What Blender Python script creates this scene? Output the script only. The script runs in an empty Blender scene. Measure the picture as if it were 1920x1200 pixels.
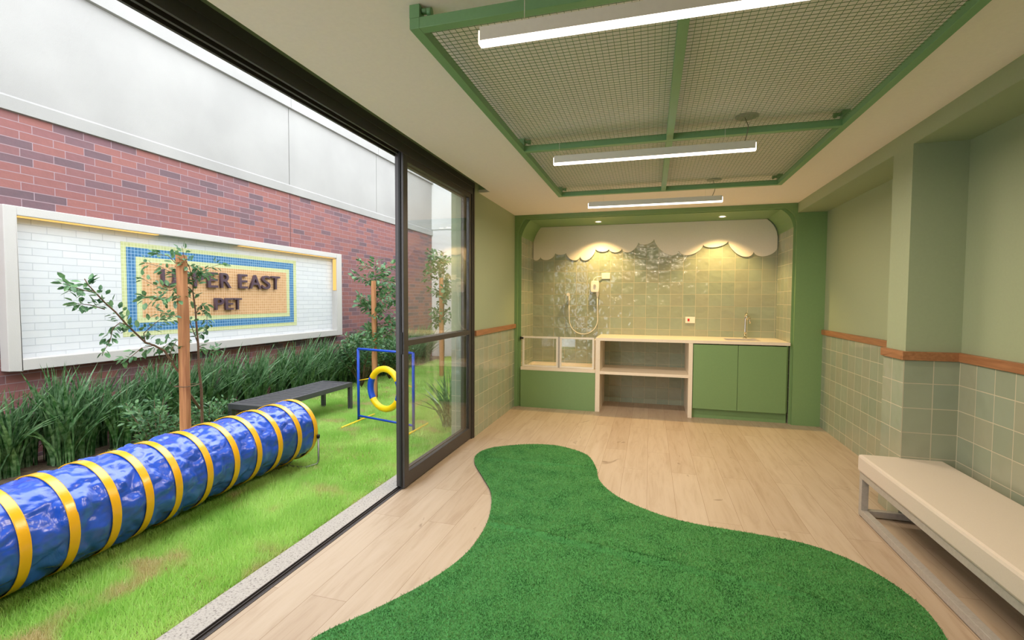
import bpy, bmesh, math, random
import numpy as np
from mathutils import Vector, Matrix
random.seed(7); rng = np.random.default_rng(7)
S = bpy.context.scene
PI = math.pi

# ---------------------------------------------------------------- camera
cam_d = bpy.data.cameras.new('camera'); cam_d.sensor_width = 36; cam_d.lens = 16.9395
cam_d.clip_start = 0.02; cam_d.clip_end = 200
cam = bpy.data.objects.new('camera', cam_d); S.collection.objects.link(cam)
Rv = Vector((0.96129666, 0.27547694, 0.00460311)); Uv = Vector((-0.01598517, 0.03908672, 0.99910795)); Fv = Vector((-0.27505128, 0.96051272, -0.04197748))
M = Matrix((Rv, Uv, -Fv)).transposed().to_4x4(); M.translation = Vector((0, 0, 1.4))
cam.matrix_world = M
S.camera = cam

# ---------------------------------------------------------------- sky, lights, exposure
SKY = 5.0
w = bpy.data.worlds.new('overcast_sky'); S.world = w; w.use_nodes = True
bg = w.node_tree.nodes['Background']; bg.inputs[0].default_value = (0.90, 0.95, 1.0, 1); bg.inputs[1].default_value = SKY
S.view_settings.view_transform = 'Standard'; S.view_settings.look = 'None'
S.view_settings.exposure = 0.0; S.view_settings.gamma = 1.0; S.view_settings.use_curve_mapping = False
try:
    S.cycles.max_bounces = 10; S.cycles.diffuse_bounces = 6; S.cycles.glossy_bounces = 4
    S.cycles.transmission_bounces = 6; S.cycles.transparent_max_bounces = 12
    S.cycles.sample_clamp_indirect = 6.0; S.cycles.caustics_reflective = False; S.cycles.caustics_refractive = False
    S.cycles.use_denoising = True
except Exception:
    pass
WARM = (1.0, 0.81, 0.62)
LINE_P = 30.0    # watts per linear pendant
SPOT_P = 86.0

# ---------------------------------------------------------------- dimensions (metres)
XL = -1.70      # left wall face
XR = 1.85       # right wall face (recesses)
XB = 1.56       # face of pier and beam on the right
YB = 6.055      # face of the green niche frame
YN = 6.75       # tiled back wall of the niche
ZC = 2.489      # ceiling
ZB = 2.381      # underside of beam
ZT = 1.086      # top of wood trim
XO = -1.95      # outer face of facade
GZ = -0.05      # garden ground
XW = -5.30      # garden wall face
YJ = 4.56       # door jamb
KW = 5.30 / 5.0
def W(y, z):    # garden wall coordinates measured at 5 m, carried to XW
    return (y * KW, 1.4 + (z - 1.4) * KW)

# ---------------------------------------------------------------- mesh helpers
class MB:
    def __init__(s): s.v = []; s.f = []; s.m = []; s.uv = []; s.sm = []
    def poly(s, pts, mi=0, uv=None, smooth=False):
        i = len(s.v); pts = [tuple(p) for p in pts]; s.v += pts; s.f.append(tuple(range(i, i + len(pts)))); s.m.append(mi); s.sm.append(smooth)
        if uv is None:
            a, b, c = Vector(pts[0]), Vector(pts[1]), Vector(pts[2]); n = (b - a).cross(c - a)
            if n.length < 1e-12 and len(pts) > 3: n = (Vector(pts[2]) - a).cross(Vector(pts[3]) - a)
            ax = max(range(3), key=lambda k: abs(n[k]))
            uv = [(p[1], p[2]) if ax == 0 else ((p[0], p[2]) if ax == 1 else (p[0], p[1])) for p in pts]
        s.uv += uv
    def box(s, x0, x1, y0, y1, z0, z1, mi=0, skip=''):
        x0, x1 = sorted((x0, x1)); y0, y1 = sorted((y0, y1)); z0, z1 = sorted((z0, z1))
        if 'x' not in skip: s.poly([(x0,y0,z0),(x0,y0,z1),(x0,y1,z1),(x0,y1,z0)], mi)
        if 'X' not in skip: s.poly([(x1,y0,z0),(x1,y1,z0),(x1,y1,z1),(x1,y0,z1)], mi)
        if 'y' not in skip: s.poly([(x0,y0,z0),(x1,y0,z0),(x1,y0,z1),(x0,y0,z1)], mi)
        if 'Y' not in skip: s.poly([(x0,y1,z0),(x0,y1,z1),(x1,y1,z1),(x1,y1,z0)], mi)
        if 'z' not in skip: s.poly([(x0,y0,z0),(x0,y1,z0),(x1,y1,z0),(x1,y0,z0)], mi)
        if 'Z' not in skip: s.poly([(x0,y0,z1),(x1,y0,z1),(x1,y1,z1),(x0,y1,z1)], mi)
        return s
    def prism(s, prof, axis, a, b, mi=0, caps=True):
        # prof: list of 2D points; axis 'X': (y,z), 'Y': (x,z), 'Z': (x,y)
        def P(p, t): return {'X': (t, p[0], p[1]), 'Y': (p[0], t, p[1]), 'Z': (p[0], p[1], t)}[axis]
        n = len(prof)
        for i in range(n):
            p, q = prof[i], prof[(i + 1) % n]
            s.poly([P(p, a), P(q, a), P(q, b), P(p, b)], mi)
        if caps:
            s.poly([P(p, a) for p in prof][::-1], mi); s.poly([P(p, b) for p in prof], mi)
        return s
    def tube(s, pts, r, n=8, mi=0, cap=True):
        pts = [Vector(p) for p in pts]; rs = r if isinstance(r, (list, tuple)) else [r] * len(pts)
        base = len(s.v); up = Vector((0, 0, 1)); prev = None
        for i, p in enumerate(pts):
            d = (pts[min(i + 1, len(pts) - 1)] - pts[max(i - 1, 0)]).normalized()
            if prev is None:
                a = d.cross(up) if abs(d.z) < .95 else d.cross(Vector((1, 0, 0)))
            else: a = prev - d * prev.dot(d)
            a.normalize(); prev = a; b = d.cross(a)
            for k in range(n):
                t = 2 * PI * k / n; q = p + (a * math.cos(t) + b * math.sin(t)) * rs[i]; s.v.append(tuple(q))
        for i in range(len(pts) - 1):
            for k in range(n):
                k2 = (k + 1) % n
                s.f.append((base + i*n + k, base + i*n + k2, base + (i+1)*n + k2, base + (i+1)*n + k)); s.m.append(mi); s.sm.append(True)
                s.uv += [(0, 0)] * 4
        if cap:
            s.f.append(tuple(base + k for k in range(n))[::-1]); s.m.append(mi); s.sm.append(False); s.uv += [(0, 0)] * n
            o = base + (len(pts) - 1) * n
            s.f.append(tuple(o + k for k in range(n))); s.m.append(mi); s.sm.append(False); s.uv += [(0, 0)] * n
        return s
    def lathe(s, prof, c=(0, 0, 0), n=24, mi=0):
        base = len(s.v)
        for r, z in prof:
            for k in range(n):
                t = 2 * PI * k / n; s.v.append((c[0] + r * math.cos(t), c[1] + r * math.sin(t), c[2] + z))
        for i in range(len(prof) - 1):
            for k in range(n):
                k2 = (k + 1) % n
                s.f.append((base + i*n + k, base + i*n + k2, base + (i+1)*n + k2, base + (i+1)*n + k)); s.m.append(mi); s.sm.append(True); s.uv += [(0, 0)] * 4
        return s
    def build(s, name, mats, parent=None, bevel=0, loc=None, fix=True):
        me = bpy.data.meshes.new(name); me.from_pydata(s.v, [], s.f)
        if not isinstance(mats, (list, tuple)): mats = [mats]
        for m in mats: me.materials.append(m)
        me.polygons.foreach_set('material_index', s.m); me.polygons.foreach_set('use_smooth', s.sm)
        ul = me.uv_layers.new(name='UVMap'); ul.data.foreach_set('uv', [c for p in s.uv for c in p])
        me.update()
        if fix:
            bm = bmesh.new(); bm.from_mesh(me); bmesh.ops.remove_doubles(bm, verts=bm.verts, dist=1e-5)
            bmesh.ops.recalc_face_normals(bm, faces=bm.faces); bm.to_mesh(me); bm.free()
        o = bpy.data.objects.new(name, me); S.collection.objects.link(o)
        if parent is not None:
            o.parent = parent; o.matrix_parent_inverse = parent.matrix_world.inverted() if loc is None else Matrix()
        if loc is not None: o.location = loc
        if bevel:
            b = o.modifiers.new('bevel', 'BEVEL'); b.width = bevel; b.segments = 2; b.limit_method = 'ANGLE'; b.angle_limit = math.radians(40)
        return o

def tag(o, label=None, cat=None, group=None, kind=None):
    if label: o['label'] = label
    if cat: o['category'] = cat
    if group: o['group'] = group
    if kind: o['kind'] = kind
    return o
def struct(o): o['kind'] = 'structure'; return o
def thing(name, label, cat, loc=(0, 0, 0), group=None, rz=0):
    o = bpy.data.objects.new(name, None); S.collection.objects.link(o)
    o.empty_display_size = .1
    o.location = loc; o.rotation_euler = (0, 0, rz)
    o.matrix_world = Matrix.Translation(loc) @ Matrix.Rotation(rz, 4, 'Z')
    return tag(o, label, cat, group)

# ---------------------------------------------------------------- material helpers
def srgb(r, g, b):
    f = lambda c: (c / 255 / 12.92) if c / 255 <= .04045 else ((c / 255 + .055) / 1.055) ** 2.4
    return (f(r), f(g), f(b), 1)
def new_mat(name, col=(.5, .5, .5, 1), rough=.5, metal=0, spec=.5):
    m = bpy.data.materials.new(name); m.use_nodes = True; nt = m.node_tree; b = nt.nodes['Principled BSDF']
    b.inputs['Base Color'].default_value = col; b.inputs['Roughness'].default_value = rough
    b.inputs['Metallic'].default_value = metal; b.inputs['Specular IOR Level'].default_value = spec
    return m, nt, b
def N(nt, t, **kw):
    n = nt.nodes.new('ShaderNode' + t)
    for k, v in kw.items():
        if k.startswith('i_'): n.inputs[k[2:].replace('_', ' ')].default_value = v
        else: setattr(n, k, v)
    return n
def ramp(nt, fac, stops):
    r = nt.nodes.new('ShaderNodeValToRGB'); e = r.color_ramp.elements
    while len(e) > 1: e.remove(e[-1])
    e[0].position = stops[0][0]; e[0].color = stops[0][1]
    for p, c in stops[1:]:
        x = e.new(p); x.color = c
    nt.links.new(fac, r.inputs[0]); return r
def mix(nt, fac, a, b, mode='MIX'):
    m = nt.nodes.new('ShaderNodeMix'); m.data_type = 'RGBA'; m.blend_type = mode
    for sock, v in ((m.inputs[0], fac), (m.inputs[6], a), (m.inputs[7], b)):
        if hasattr(v, 'links'): nt.links.new(v, sock)
        else: sock.default_value = v
    return m.outputs[2]
def bump(nt, bsdf, h, strength=.3, dist=.01, normal=None):
    b = nt.nodes.new('ShaderNodeBump'); b.inputs['Strength'].default_value = strength; b.inputs['Distance'].default_value = dist
    nt.links.new(h, b.inputs['Height'])
    if normal: nt.links.new(normal, b.inputs['Normal'])
    nt.links.new(b.outputs[0], bsdf.inputs['Normal']); return b.outputs[0]
def plain(name, col, rough=.5, metal=0, nscale=60, bstr=.05, var=.04, spec=.5):
    m, nt, b = new_mat(name, col, rough, metal, spec)
    tc = N(nt, 'TexCoord'); no = N(nt, 'TexNoise', i_Scale=nscale, i_Detail=4.0); nt.links.new(tc.outputs['Object'], no.inputs['Vector'])
    dk = tuple(c * (1 - var * 2) for c in col[:3]) + (1,); lt = tuple(min(1, c * (1 + var * 2)) for c in col[:3]) + (1,)
    r = ramp(nt, no.outputs[0], [(.3, dk), (.7, lt)]); nt.links.new(r.outputs[0], b.inputs['Base Color'])
    if bstr: bump(nt, b, no.outputs[0], bstr, .004)
    return m
def uvmap(nt, off=(0, 0), rot=0, scl=(1, 1, 1)):
    tc = N(nt, 'TexCoord'); mp = N(nt, 'Mapping'); mp.inputs['Location'].default_value = (off[0], off[1], 0)
    mp.inputs['Rotation'].default_value = (0, 0, rot); mp.inputs['Scale'].default_value = scl
    nt.links.new(tc.outputs['UV'], mp.inputs['Vector']); return mp.outputs[0]
def brick(nt, vec, wd, ht, mortar, off=.0, freq=2, smooth=.1):
    b = N(nt, 'TexBrick'); b.offset = off; b.offset_frequency = freq; b.squash = 1
    b.inputs['Color1'].default_value = (0, 0, 0, 1); b.inputs['Color2'].default_value = (1, 1, 1, 1); b.inputs['Mortar'].default_value = (.5, .5, .5, 1)
    b.inputs['Scale'].default_value = 1; b.inputs['Mortar Size'].default_value = mortar; b.inputs['Mortar Smooth'].default_value = smooth
    b.inputs['Brick Width'].default_value = wd; b.inputs['Row Height'].default_value = ht; b.inputs['Bias'].default_value = 0
    nt.links.new(vec, b.inputs['Vector']); return b

def tile_mat(name, wd, ht, mortar, stops, grout, off=(0, 0), offset=0.0, rough=.12, wave=.35, wscale=9, gbump=.5, rot=0, spec=.5, mottled=.35):
    m, nt, b = new_mat(name, rough=rough, spec=spec)
    v = uvmap(nt, off, rot); br = brick(nt, v, wd, ht, mortar, offset)
    r = ramp(nt, br.outputs[0], stops)
    no = N(nt, 'TexNoise', i_Scale=wscale, i_Detail=5.0, i_Roughness=.6); nt.links.new(v, no.inputs['Vector'])
    c = mix(nt, mottled, r.outputs[0], ramp(nt, no.outputs[0], [(.3, stops[0][1]), (.7, stops[-1][1])]).outputs[0])
    c = mix(nt, br.outputs[1], c, grout); nt.links.new(c, b.inputs['Base Color'])
    rr = N(nt, 'MapRange'); rr.inputs[3].default_value = rough; rr.inputs[4].default_value = .75; nt.links.new(br.outputs[1], rr.inputs[0]); nt.links.new(rr.outputs[0], b.inputs['Roughness'])
    # waviness is different in each tile: shift the noise by the tile's random value
    ad = N(nt, 'VectorMath', operation='ADD'); sc = N(nt, 'VectorMath', operation='SCALE'); sc.inputs[3].default_value = 13.0
    nt.links.new(br.outputs[0], sc.inputs[0]); nt.links.new(v, ad.inputs[0]); nt.links.new(sc.outputs[0], ad.inputs[1])
    n2 = N(nt, 'TexNoise', i_Scale=wscale * .8, i_Detail=2.0); nt.links.new(ad.outputs[0], n2.inputs['Vector'])
    n1 = bump(nt, b, n2.outputs[0], wave, .02)
    inv = N(nt, 'MapRange'); inv.inputs[3].default_value = 1; inv.inputs[4].default_value = 0; nt.links.new(br.outputs[1], inv.inputs[0])
    bump(nt, b, inv.outputs[0], gbump, .003, n1)
    return m

# paints
m_pale = plain('pale_green_paint', srgb(161, 174, 145), .55, bstr=.03, var=.01)
m_dark = plain('leaf_green_paint', srgb(122, 156, 104), .45, bstr=.03, var=.012)
m_ceil = plain('white_ceiling_paint', srgb(252, 241, 242), .8, bstr=.02, var=.008)
m_steelgreen = plain('green_painted_steel', srgb(118, 162, 116), .4, bstr=.02, var=.015)
m_black = plain('black_aluminium', srgb(70, 66, 66), .38, .2, bstr=.01, var=.03)
m_rubber = plain('black_rubber', srgb(18, 18, 18), .6, bstr=.02)
ZST = [(0, srgb(147, 159, 141)), (.25, srgb(157, 163, 141)), (.5, srgb(166, 166, 145)), (.75, srgb(162, 171, 150)), (1, srgb(152, 164, 147))]
m_tile = tile_mat('glazed_sage_tile', .157, .157, .0028, ZST, srgb(196, 190, 168), off=(.02, -.10 + .157), wave=.55, wscale=7)
m_tileb = tile_mat('glazed_sage_tile_back', .157, .157, .0028, ZST, srgb(190, 186, 160), off=(-.571 + .157 * 8, -1.797 + .157 * 12), wave=.9, wscale=8, rough=.08)
m_brick = tile_mat('thin_red_brick', .25, .073, .0034, [(0, srgb(92, 74, 80)), (.1, srgb(100, 78, 84)), (.2, srgb(118, 84, 88)), (.32, srgb(138, 86, 80)), (.6, srgb(148, 92, 82)), (.8, srgb(140, 86, 80)), (1, srgb(116, 82, 88))], srgb(146, 124, 130), offset=.37, rough=.8, wave=.25, wscale=18, gbump=.7, mottled=.3)
m_subway = tile_mat('white_bevelled_subway', .232, .0668, .003, [(0, srgb(202, 205, 209)), (1, srgb(210, 212, 214))], srgb(184, 188, 193), off=(.05, .03), offset=.5, rough=.2, wave=.1, gbump=1.0)
def mosaic(name, c1, c2, g): return tile_mat(name, .036, .036, .0024, [(0, c1), (1, c2)], g, rough=.25, wave=.1, wscale=30, gbump=.3, mottled=.2)
m_mblue = mosaic('blue_glass_mosaic', srgb(52, 104, 150), srgb(70, 124, 168), srgb(140, 176, 205))
m_mtan = mosaic('tan_glass_mosaic', srgb(188, 144, 100), srgb(202, 158, 116), srgb(216, 186, 150))
m_mlime = mosaic('lime_glass_mosaic', srgb(184, 190, 138), srgb(194, 200, 150), srgb(204, 208, 170))
def stucco(name, col, sc=180, st=.35, rough=.9, mottling=.03):
    m, nt, b = new_mat(name, col, rough)
    tc = N(nt, 'TexCoord'); no = N(nt, 'TexNoise', i_Scale=sc, i_Detail=6.0); n2 = N(nt, 'TexNoise', i_Scale=1.3, i_Detail=3.0)
    nt.links.new(tc.outputs['Object'], no.inputs['Vector']); nt.links.new(tc.outputs['Object'], n2.inputs['Vector'])
    r = ramp(nt, n2.outputs[0], [(.3, tuple(c * (1 - mottling * 2) for c in col[:3]) + (1,)), (.7, tuple(min(1, c * (1 + mottling)) for c in col[:3]) + (1,))])
    nt.links.new(r.outputs[0], b.inputs['Base Color']); bump(nt, b, no.outputs[0], st, .006); return m
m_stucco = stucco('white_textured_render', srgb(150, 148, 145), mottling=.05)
m_wallfar = stucco('white_render_lightened', srgb(222, 222, 220))  # lighter copy of the white render; its colour makes up for weak sky light
m_stucco2 = stucco('beige_textured_render', srgb(226, 216, 198), 130, .5)
m_frame_s = stucco('offwhite_sign_surround', srgb(186, 182, 178), 150, .3)

# granite sill
m_granite, nt, b = new_mat('speckled_granite', rough=.55)
tc = N(nt, 'TexCoord'); vo = N(nt, 'TexVoronoi', i_Scale=160.0); no = N(nt, 'TexNoise', i_Scale=90.0, i_Detail=5.0)
nt.links.new(tc.outputs['Object'], vo.inputs['Vector']); nt.links.new(tc.outputs['Object'], no.inputs['Vector'])
r = ramp(nt, no.outputs[0], [(.30, srgb(96, 90, 86)), (.42, srgb(164, 158, 150)), (.6, srgb(180, 174, 166)), (.75, srgb(156, 148, 138))])
r2 = ramp(nt, vo.outputs['Distance'], [(.1, (.8, .8, .8, 1)), (.5, (1, 1, 1, 1))])
nt.links.new(mix(nt, 1.0, r.outputs[0], r2.outputs[0], 'MULTIPLY'), b.inputs['Base Color'])

# oak plank floor
m_floor, nt, b = new_mat('pale_oak_planks', rough=.42, spec=.35)
v = uvmap(nt, (.03, 0), PI / 2); br = brick(nt, v, 1.35, .19, .0012, .37, 2, .2)
tone = ramp(nt, br.outputs[0], [(0, srgb(184, 166, 146)), (.5, srgb(189, 172, 152)), (1, srgb(193, 177, 158))])
mp = N(nt, 'Mapping'); mp.inputs['Scale'].default_value = (1.0, 9, 1); nt.links.new(v, mp.inputs['Vector'])
sc = N(nt, 'VectorMath', operation='SCALE'); sc.inputs[3].default_value = 7.0; ad = N(nt, 'VectorMath', operation='ADD')
nt.links.new(br.outputs[0], sc.inputs[0]); nt.links.new(mp.outputs[0], ad.inputs[0]); nt.links.new(sc.outputs[0], ad.inputs[1])
g = N(nt, 'TexNoise', i_Scale=2.2, i_Detail=8.0, i_Roughness=.62, i_Distortion=.6); nt.links.new(ad.outputs[0], g.inputs['Vector'])
gr = ramp(nt, g.outputs[0], [(.32, srgb(205, 190, 172)), (.5, srgb(240, 236, 230)), (.7, (1, 1, 1, 1))])
c = mix(nt, .5, tone.outputs[0], gr.outputs[0], 'MULTIPLY')
mk = N(nt, 'Mapping'); mk.inputs['Scale'].default_value = (2.6, 5.0, 1); nt.links.new(v, mk.inputs['Vector'])
k = N(nt, 'TexNoise', i_Scale=1.0, i_Detail=3.0, i_Distortion=1.6); nt.links.new(mk.outputs[0], k.inputs['Vector'])
kr = ramp(nt, k.outputs[0], [(.24, srgb(120, 92, 66)), (.31, (1, 1, 1, 1))]); c = mix(nt, .55, c, kr.outputs[0], 'MULTIPLY')
c = mix(nt, br.outputs[1], c, srgb(140, 116, 90)); nt.links.new(c, b.inputs['Base Color'])
bump(nt, b, g.outputs[0], .06, .004)

def wood(name, c1, c2, scale=(3, 40, 40), rough=.45, axis=None):
    m, nt, b = new_mat(name, rough=rough); tc = N(nt, 'TexCoord'); mp = N(nt, 'Mapping'); mp.inputs['Scale'].default_value = scale
    nt.links.new(tc.outputs['Object'], mp.inputs['Vector']); no = N(nt, 'TexNoise', i_Scale=1.0, i_Detail=6.0, i_Distortion=.5); nt.links.new(mp.outputs[0], no.inputs['Vector'])
    r = ramp(nt, no.outputs[0], [(.3, c1), (.7, c2)]); nt.links.new(r.outputs[0], b.inputs['Base Color']); bump(nt, b, no.outputs[0], .1, .003); return m
m_trim = wood('warm_brown_wood', srgb(144, 98, 66), srgb(174, 124, 86), (40, 4, 60))
m_stake = wood('rough_pine_stake', srgb(160, 104, 68), srgb(204, 146, 100), (40, 40, 3), .8)
m_bark = plain('grey_brown_bark', srgb(118, 92, 72), .85, nscale=120, bstr=.5, var=.2)
m_soil = plain('dark_garden_soil', srgb(96, 80, 64), .95, nscale=25, bstr=.8, var=.25)
m_quartz = plain('white_quartz', srgb(238, 226, 208), .3, bstr=.01, var=.01)
m_white = plain('white_plastic', srgb(238, 232, 220), .35, bstr=.01, var=.01)
m_lampbody = plain('white_lamp_body', srgb(232, 228, 220), .45, bstr=.01, var=.01)
m_fab = plain('white_leatherette', srgb(212, 202, 190), .55, nscale=300, bstr=.06, var=.015)
m_greysteel = plain('light_grey_painted_steel', srgb(176, 172, 166), .4, .1, bstr=.01)
m_chrome = plain('polished_chrome', srgb(220, 214, 205), .1, 1, bstr=0, var=.01)
m_zinc = plain('dull_zinc_tube', srgb(150, 152, 152), .35, .9, bstr=.02)
m_bench = plain('charcoal_slats', srgb(78, 78, 84), .5, .2, bstr=.02)
m_yel = plain('yellow_plastic', srgb(250, 206, 10), .4, bstr=.01, var=.02)
m_blu = plain('blue_plastic', srgb(8, 72, 196), .4, bstr=.01, var=.02)
m_letter = plain('dark_purple_letter', srgb(84, 66, 78), .4, .2, bstr=.02)
m_red = plain('red_socket', srgb(190, 30, 20), .4, bstr=.01)
m_grey = plain('grey_cable', srgb(130, 124, 116), .5, bstr=.01)
m_wire = plain('dark_green_wire', srgb(104, 132, 98), .45, bstr=.0, var=.02)

def vinyl(name, col):
    m, nt, b = new_mat(name, col, .24, spec=.7); tc = N(nt, 'TexCoord')
    n1 = N(nt, 'TexNoise', i_Scale=7.0, i_Detail=3.0, i_Distortion=1.2); n2 = N(nt, 'TexVoronoi', i_Scale=9.0); n2.feature = 'SMOOTH_F1'
    for n in (n1, n2): nt.links.new(tc.outputs['Object'], n.inputs['Vector'])
    a = bump(nt, b, n1.outputs[0], .25, .04); bump(nt, b, n2.outputs['Distance'], .2, .03, a); return m
def coat(m):
    b = m.node_tree.nodes['Principled BSDF']; b.inputs['Coat Weight'].default_value = .6; b.inputs['Coat Roughness'].default_value = .22
m_vblue = vinyl('glossy_blue_vinyl', srgb(22, 82, 206)); m_vyel = vinyl('glossy_yellow_vinyl', srgb(250, 182, 8))
coat(m_vblue); coat(m_vyel)
for mm, s in ((m_vyel, .25),):
    for n in mm.node_tree.nodes:
        if n.type == 'BUMP': n.inputs['Strength'].default_value *= s

def leaf_mat(name, c1, c2, rough=.45, sc=6.0, trans=.25):
    m, nt, b = new_mat(name, rough=rough); oi = N(nt, 'TexCoord'); no = N(nt, 'TexNoise', i_Scale=sc, i_Detail=2.0)
    nt.links.new(oi.outputs['Object'], no.inputs['Vector']); r = ramp(nt, no.outputs[0], [(.35, c1), (.65, c2)])
    nt.links.new(r.outputs[0], b.inputs['Base Color'])
    tr = N(nt, 'BsdfTranslucent'); nt.links.new(r.outputs[0], tr.inputs[0]); ms = N(nt, 'MixShader'); ms.inputs[0].default_value = trans
    out = nt.nodes['Material Output']; nt.links.new(b.outputs[0], ms.inputs[1]); nt.links.new(tr.outputs[0], ms.inputs[2]); nt.links.new(ms.outputs[0], out.inputs[0]); return m
# dry thatch patches in the lawn are a real colour of the ground
def patchy(m, dry, lo=.56, hi=.66, sc=1.7):
    nt = m.node_tree; b = nt.nodes['Principled BSDF']; src = b.inputs['Base Color'].links[0].from_socket
    tc = N(nt, 'TexCoord'); no = N(nt, 'TexNoise', i_Scale=sc, i_Detail=3.0); nt.links.new(tc.outputs['Object'], no.inputs['Vector'])
    f = ramp(nt, no.outputs[0], [(lo, (0, 0, 0, 1)), (hi, (1, 1, 1, 1))]); c = mix(nt, f.outputs[0], src, dry)
    nt.links.new(c, b.inputs['Base Color'])
    for n in nt.nodes:
        if n.type == 'BSDF_TRANSLUCENT': nt.links.new(c, n.inputs[0])
m_strap = leaf_mat('strap_leaf', srgb(56, 104, 54), srgb(132, 166, 124), .28, 25)
m_leaf = leaf_mat('glossy_small_leaf', srgb(62, 106, 72), srgb(120, 160, 108), .3, 18)
m_grass = leaf_mat('lawn_grass', srgb(166, 214, 104), srgb(202, 234, 140), .6, 2.2, .35)
patchy(m_grass, srgb(212, 200, 150), .56, .70, 3.4)
m_lawn = plain('lawn_thatch', srgb(140, 150, 84), .95, nscale=40, bstr=.6, var=.25); patchy(m_lawn, srgb(172, 146, 104), .5, .62)
m_turf = leaf_mat('artificial_turf', srgb(72, 140, 72), srgb(126, 178, 108), .5, 60, .2); patchy(m_turf, srgb(52, 118, 58), .42, .66, 6.0)
m_turfb = plain('turf_backing', srgb(60, 128, 64), .9, nscale=200, bstr=.5, var=.2)
m_turfe = plain('turf_cut_edge', srgb(70, 66, 52), .9, bstr=.1)

m_glass, nt, b = new_mat('clear_glass')
nt.nodes.remove(b); out = nt.nodes['Material Output']; t = N(nt, 'BsdfTransparent'); t.inputs[0].default_value = (.985, .99, .988, 1); gl = N(nt, 'BsdfGlossy'); gl.inputs['Roughness'].default_value = .02
lw = N(nt, 'LayerWeight'); lw.inputs[0].default_value = .5; pw = N(nt, 'Math', operation='POWER'); pw.inputs[1].default_value = 5.0; nt.links.new(lw.outputs['Facing'], pw.inputs[0]); fr = N(nt, 'MapRange'); fr.inputs[3].default_value = .04; fr.inputs[4].default_value = .95; nt.links.new(pw.outputs[0], fr.inputs[0]); ms = N(nt, 'MixShader'); nt.links.new(fr.outputs[0], ms.inputs[0]); nt.links.new(t.outputs[0], ms.inputs[1]); nt.links.new(gl.outputs[0], ms.inputs[2]); nt.links.new(ms.outputs[0], out.inputs[0])
def emis(name, col, s):
    m = bpy.data.materials.new(name); m.use_nodes = True; nt = m.node_tree; nt.nodes.remove(nt.nodes['Principled BSDF'])
    e = N(nt, 'Emission'); e.inputs[0].default_value = (*col, 1); e.inputs[1].default_value = s; nt.links.new(e.outputs[0], nt.nodes['Material Output'].inputs[0]); return m
m_diff = emis('lit_diffuser', (1.0, .86, .72), 6.0)
m_spotl = emis('lit_spot_lens', (1.0, .85, .6), 12.0)
m_led = emis('amber_led_glow', (1.0, .56, .16), 1.3)  # LED colour, also standing in for its amber glow on the soffit

# ================================================================ ROOM SHELL
Y0 = -2.6      # wall behind the camera
f = MB(); f.box(-1.748, 2.0, Y0, 6.80, -.12, 0); struct(f.build('floor', m_floor))
c = MB()
c.box(-1.576, 2.0, Y0, 6.80, ZC, ZC + .03)            # room ceiling, with the slot above the doors
c.box(XL - .02, -1.576, 4.68, 6.80, ZC, ZC + .03)
struct(c.build('ceiling', m_ceil))
s_ = MB(); s_.box(-1.98, -1.50, Y0, 4.75, 2.60, 2.64); s_.box(-1.576, -1.556, Y0, 4.75, ZC + .03, 2.60); s_.box(XL - .02, -1.576, 4.68, 4.75, ZC + .03, 2.60)
struct(s_.build('trim_1', m_pale))                     # green curtain slot
# left wall (short piece between doors and niche) + facade
wl = MB()
wl.box(XO, XL, YJ, YB + .8, ZT - .02, 2.70, 0)
wl.box(XO, XL, YJ, YB + .8, -.12, ZT - .02, 1)
wl.box(-1.80, XL, Y0, YJ, 2.555, 2.60, 0)
wl.box(XO, XL, Y0, -.9, -.12, 2.555, 0)
struct(wl.build('wall_left', [m_pale, m_tile]))
fa = MB()                                             # outer skin of the facade: reveals, lintel and upper wall
fa.box(XO - .012, XO, YJ + .07, 10.52 * KW, -.12, 3.3); fa.box(XO - .012, -1.80, Y0, YJ + .07, 2.548, 3.3); fa.box(XO - .012, -1.815, YJ + .058, YJ + .07, -.03, 2.548)
struct(fa.build('wall_outside', m_stucco2))
rv = MB(); rv.box(XO, -1.81, YJ + .02, YJ + .058, -.02, 2.548); struct(rv.build('trim_9', m_stucco2))
t = MB(); t.box(XL, XL + .022, YJ + .005, YB, ZT - .055, ZT); struct(t.build('trim_2', m_trim, bevel=.003))

# right wall
wr = MB()
def rw(x, y0, y1, z0, z1, mi): wr.box(x, 2.05, y0, y1, z0, z1, mi)
ZW = ZT - .02
rw(XR, Y0, 3.611, ZW, ZB, 0); rw(XR - .012, Y0, 3.611, 0, ZW, 1)
rw(XB, 3.611, 3.866, ZW, ZB, 0); rw(XB - .012, 3.599, 3.878, 0, ZW, 1)
rw(XR, 3.866, YB + .05, ZW, ZB, 0); rw(XR - .012, 3.878, YB + .05, 0, ZW, 1)
wr.box(XB, 2.05, Y0, YB + .05, ZB, ZC + .03, 0)
struct(wr.build('wall_right', [m_pale, m_tile], fix=False))
tw, zt0 = .024, ZT - .055
t = MB(); t.box(XR - .026, XR, Y0, 3.584, zt0, ZT); struct(t.build('trim_3', m_trim, bevel=.003))
t = MB(); t.box(XB - .026, XR, 3.585, 3.611, zt0, ZT); t.box(XB - .026, XB, 3.611, 3.866, zt0, ZT); t.box(XB - .026, XR, 3.866, 3.892, zt0, ZT); struct(t.build('trim_4', m_trim, bevel=.003))
t = MB(); t.box(XR - .012 - tw + .01, XR, 3.892, YB, zt0, ZT); struct(t.build('trim_5', m_trim, bevel=.003))
# wall behind the camera
wf = MB(); wf.box(-1.98, 2.05, Y0 - .1, Y0, -.12, 2.7); struct(wf.build('wall_front', m_pale))

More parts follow.
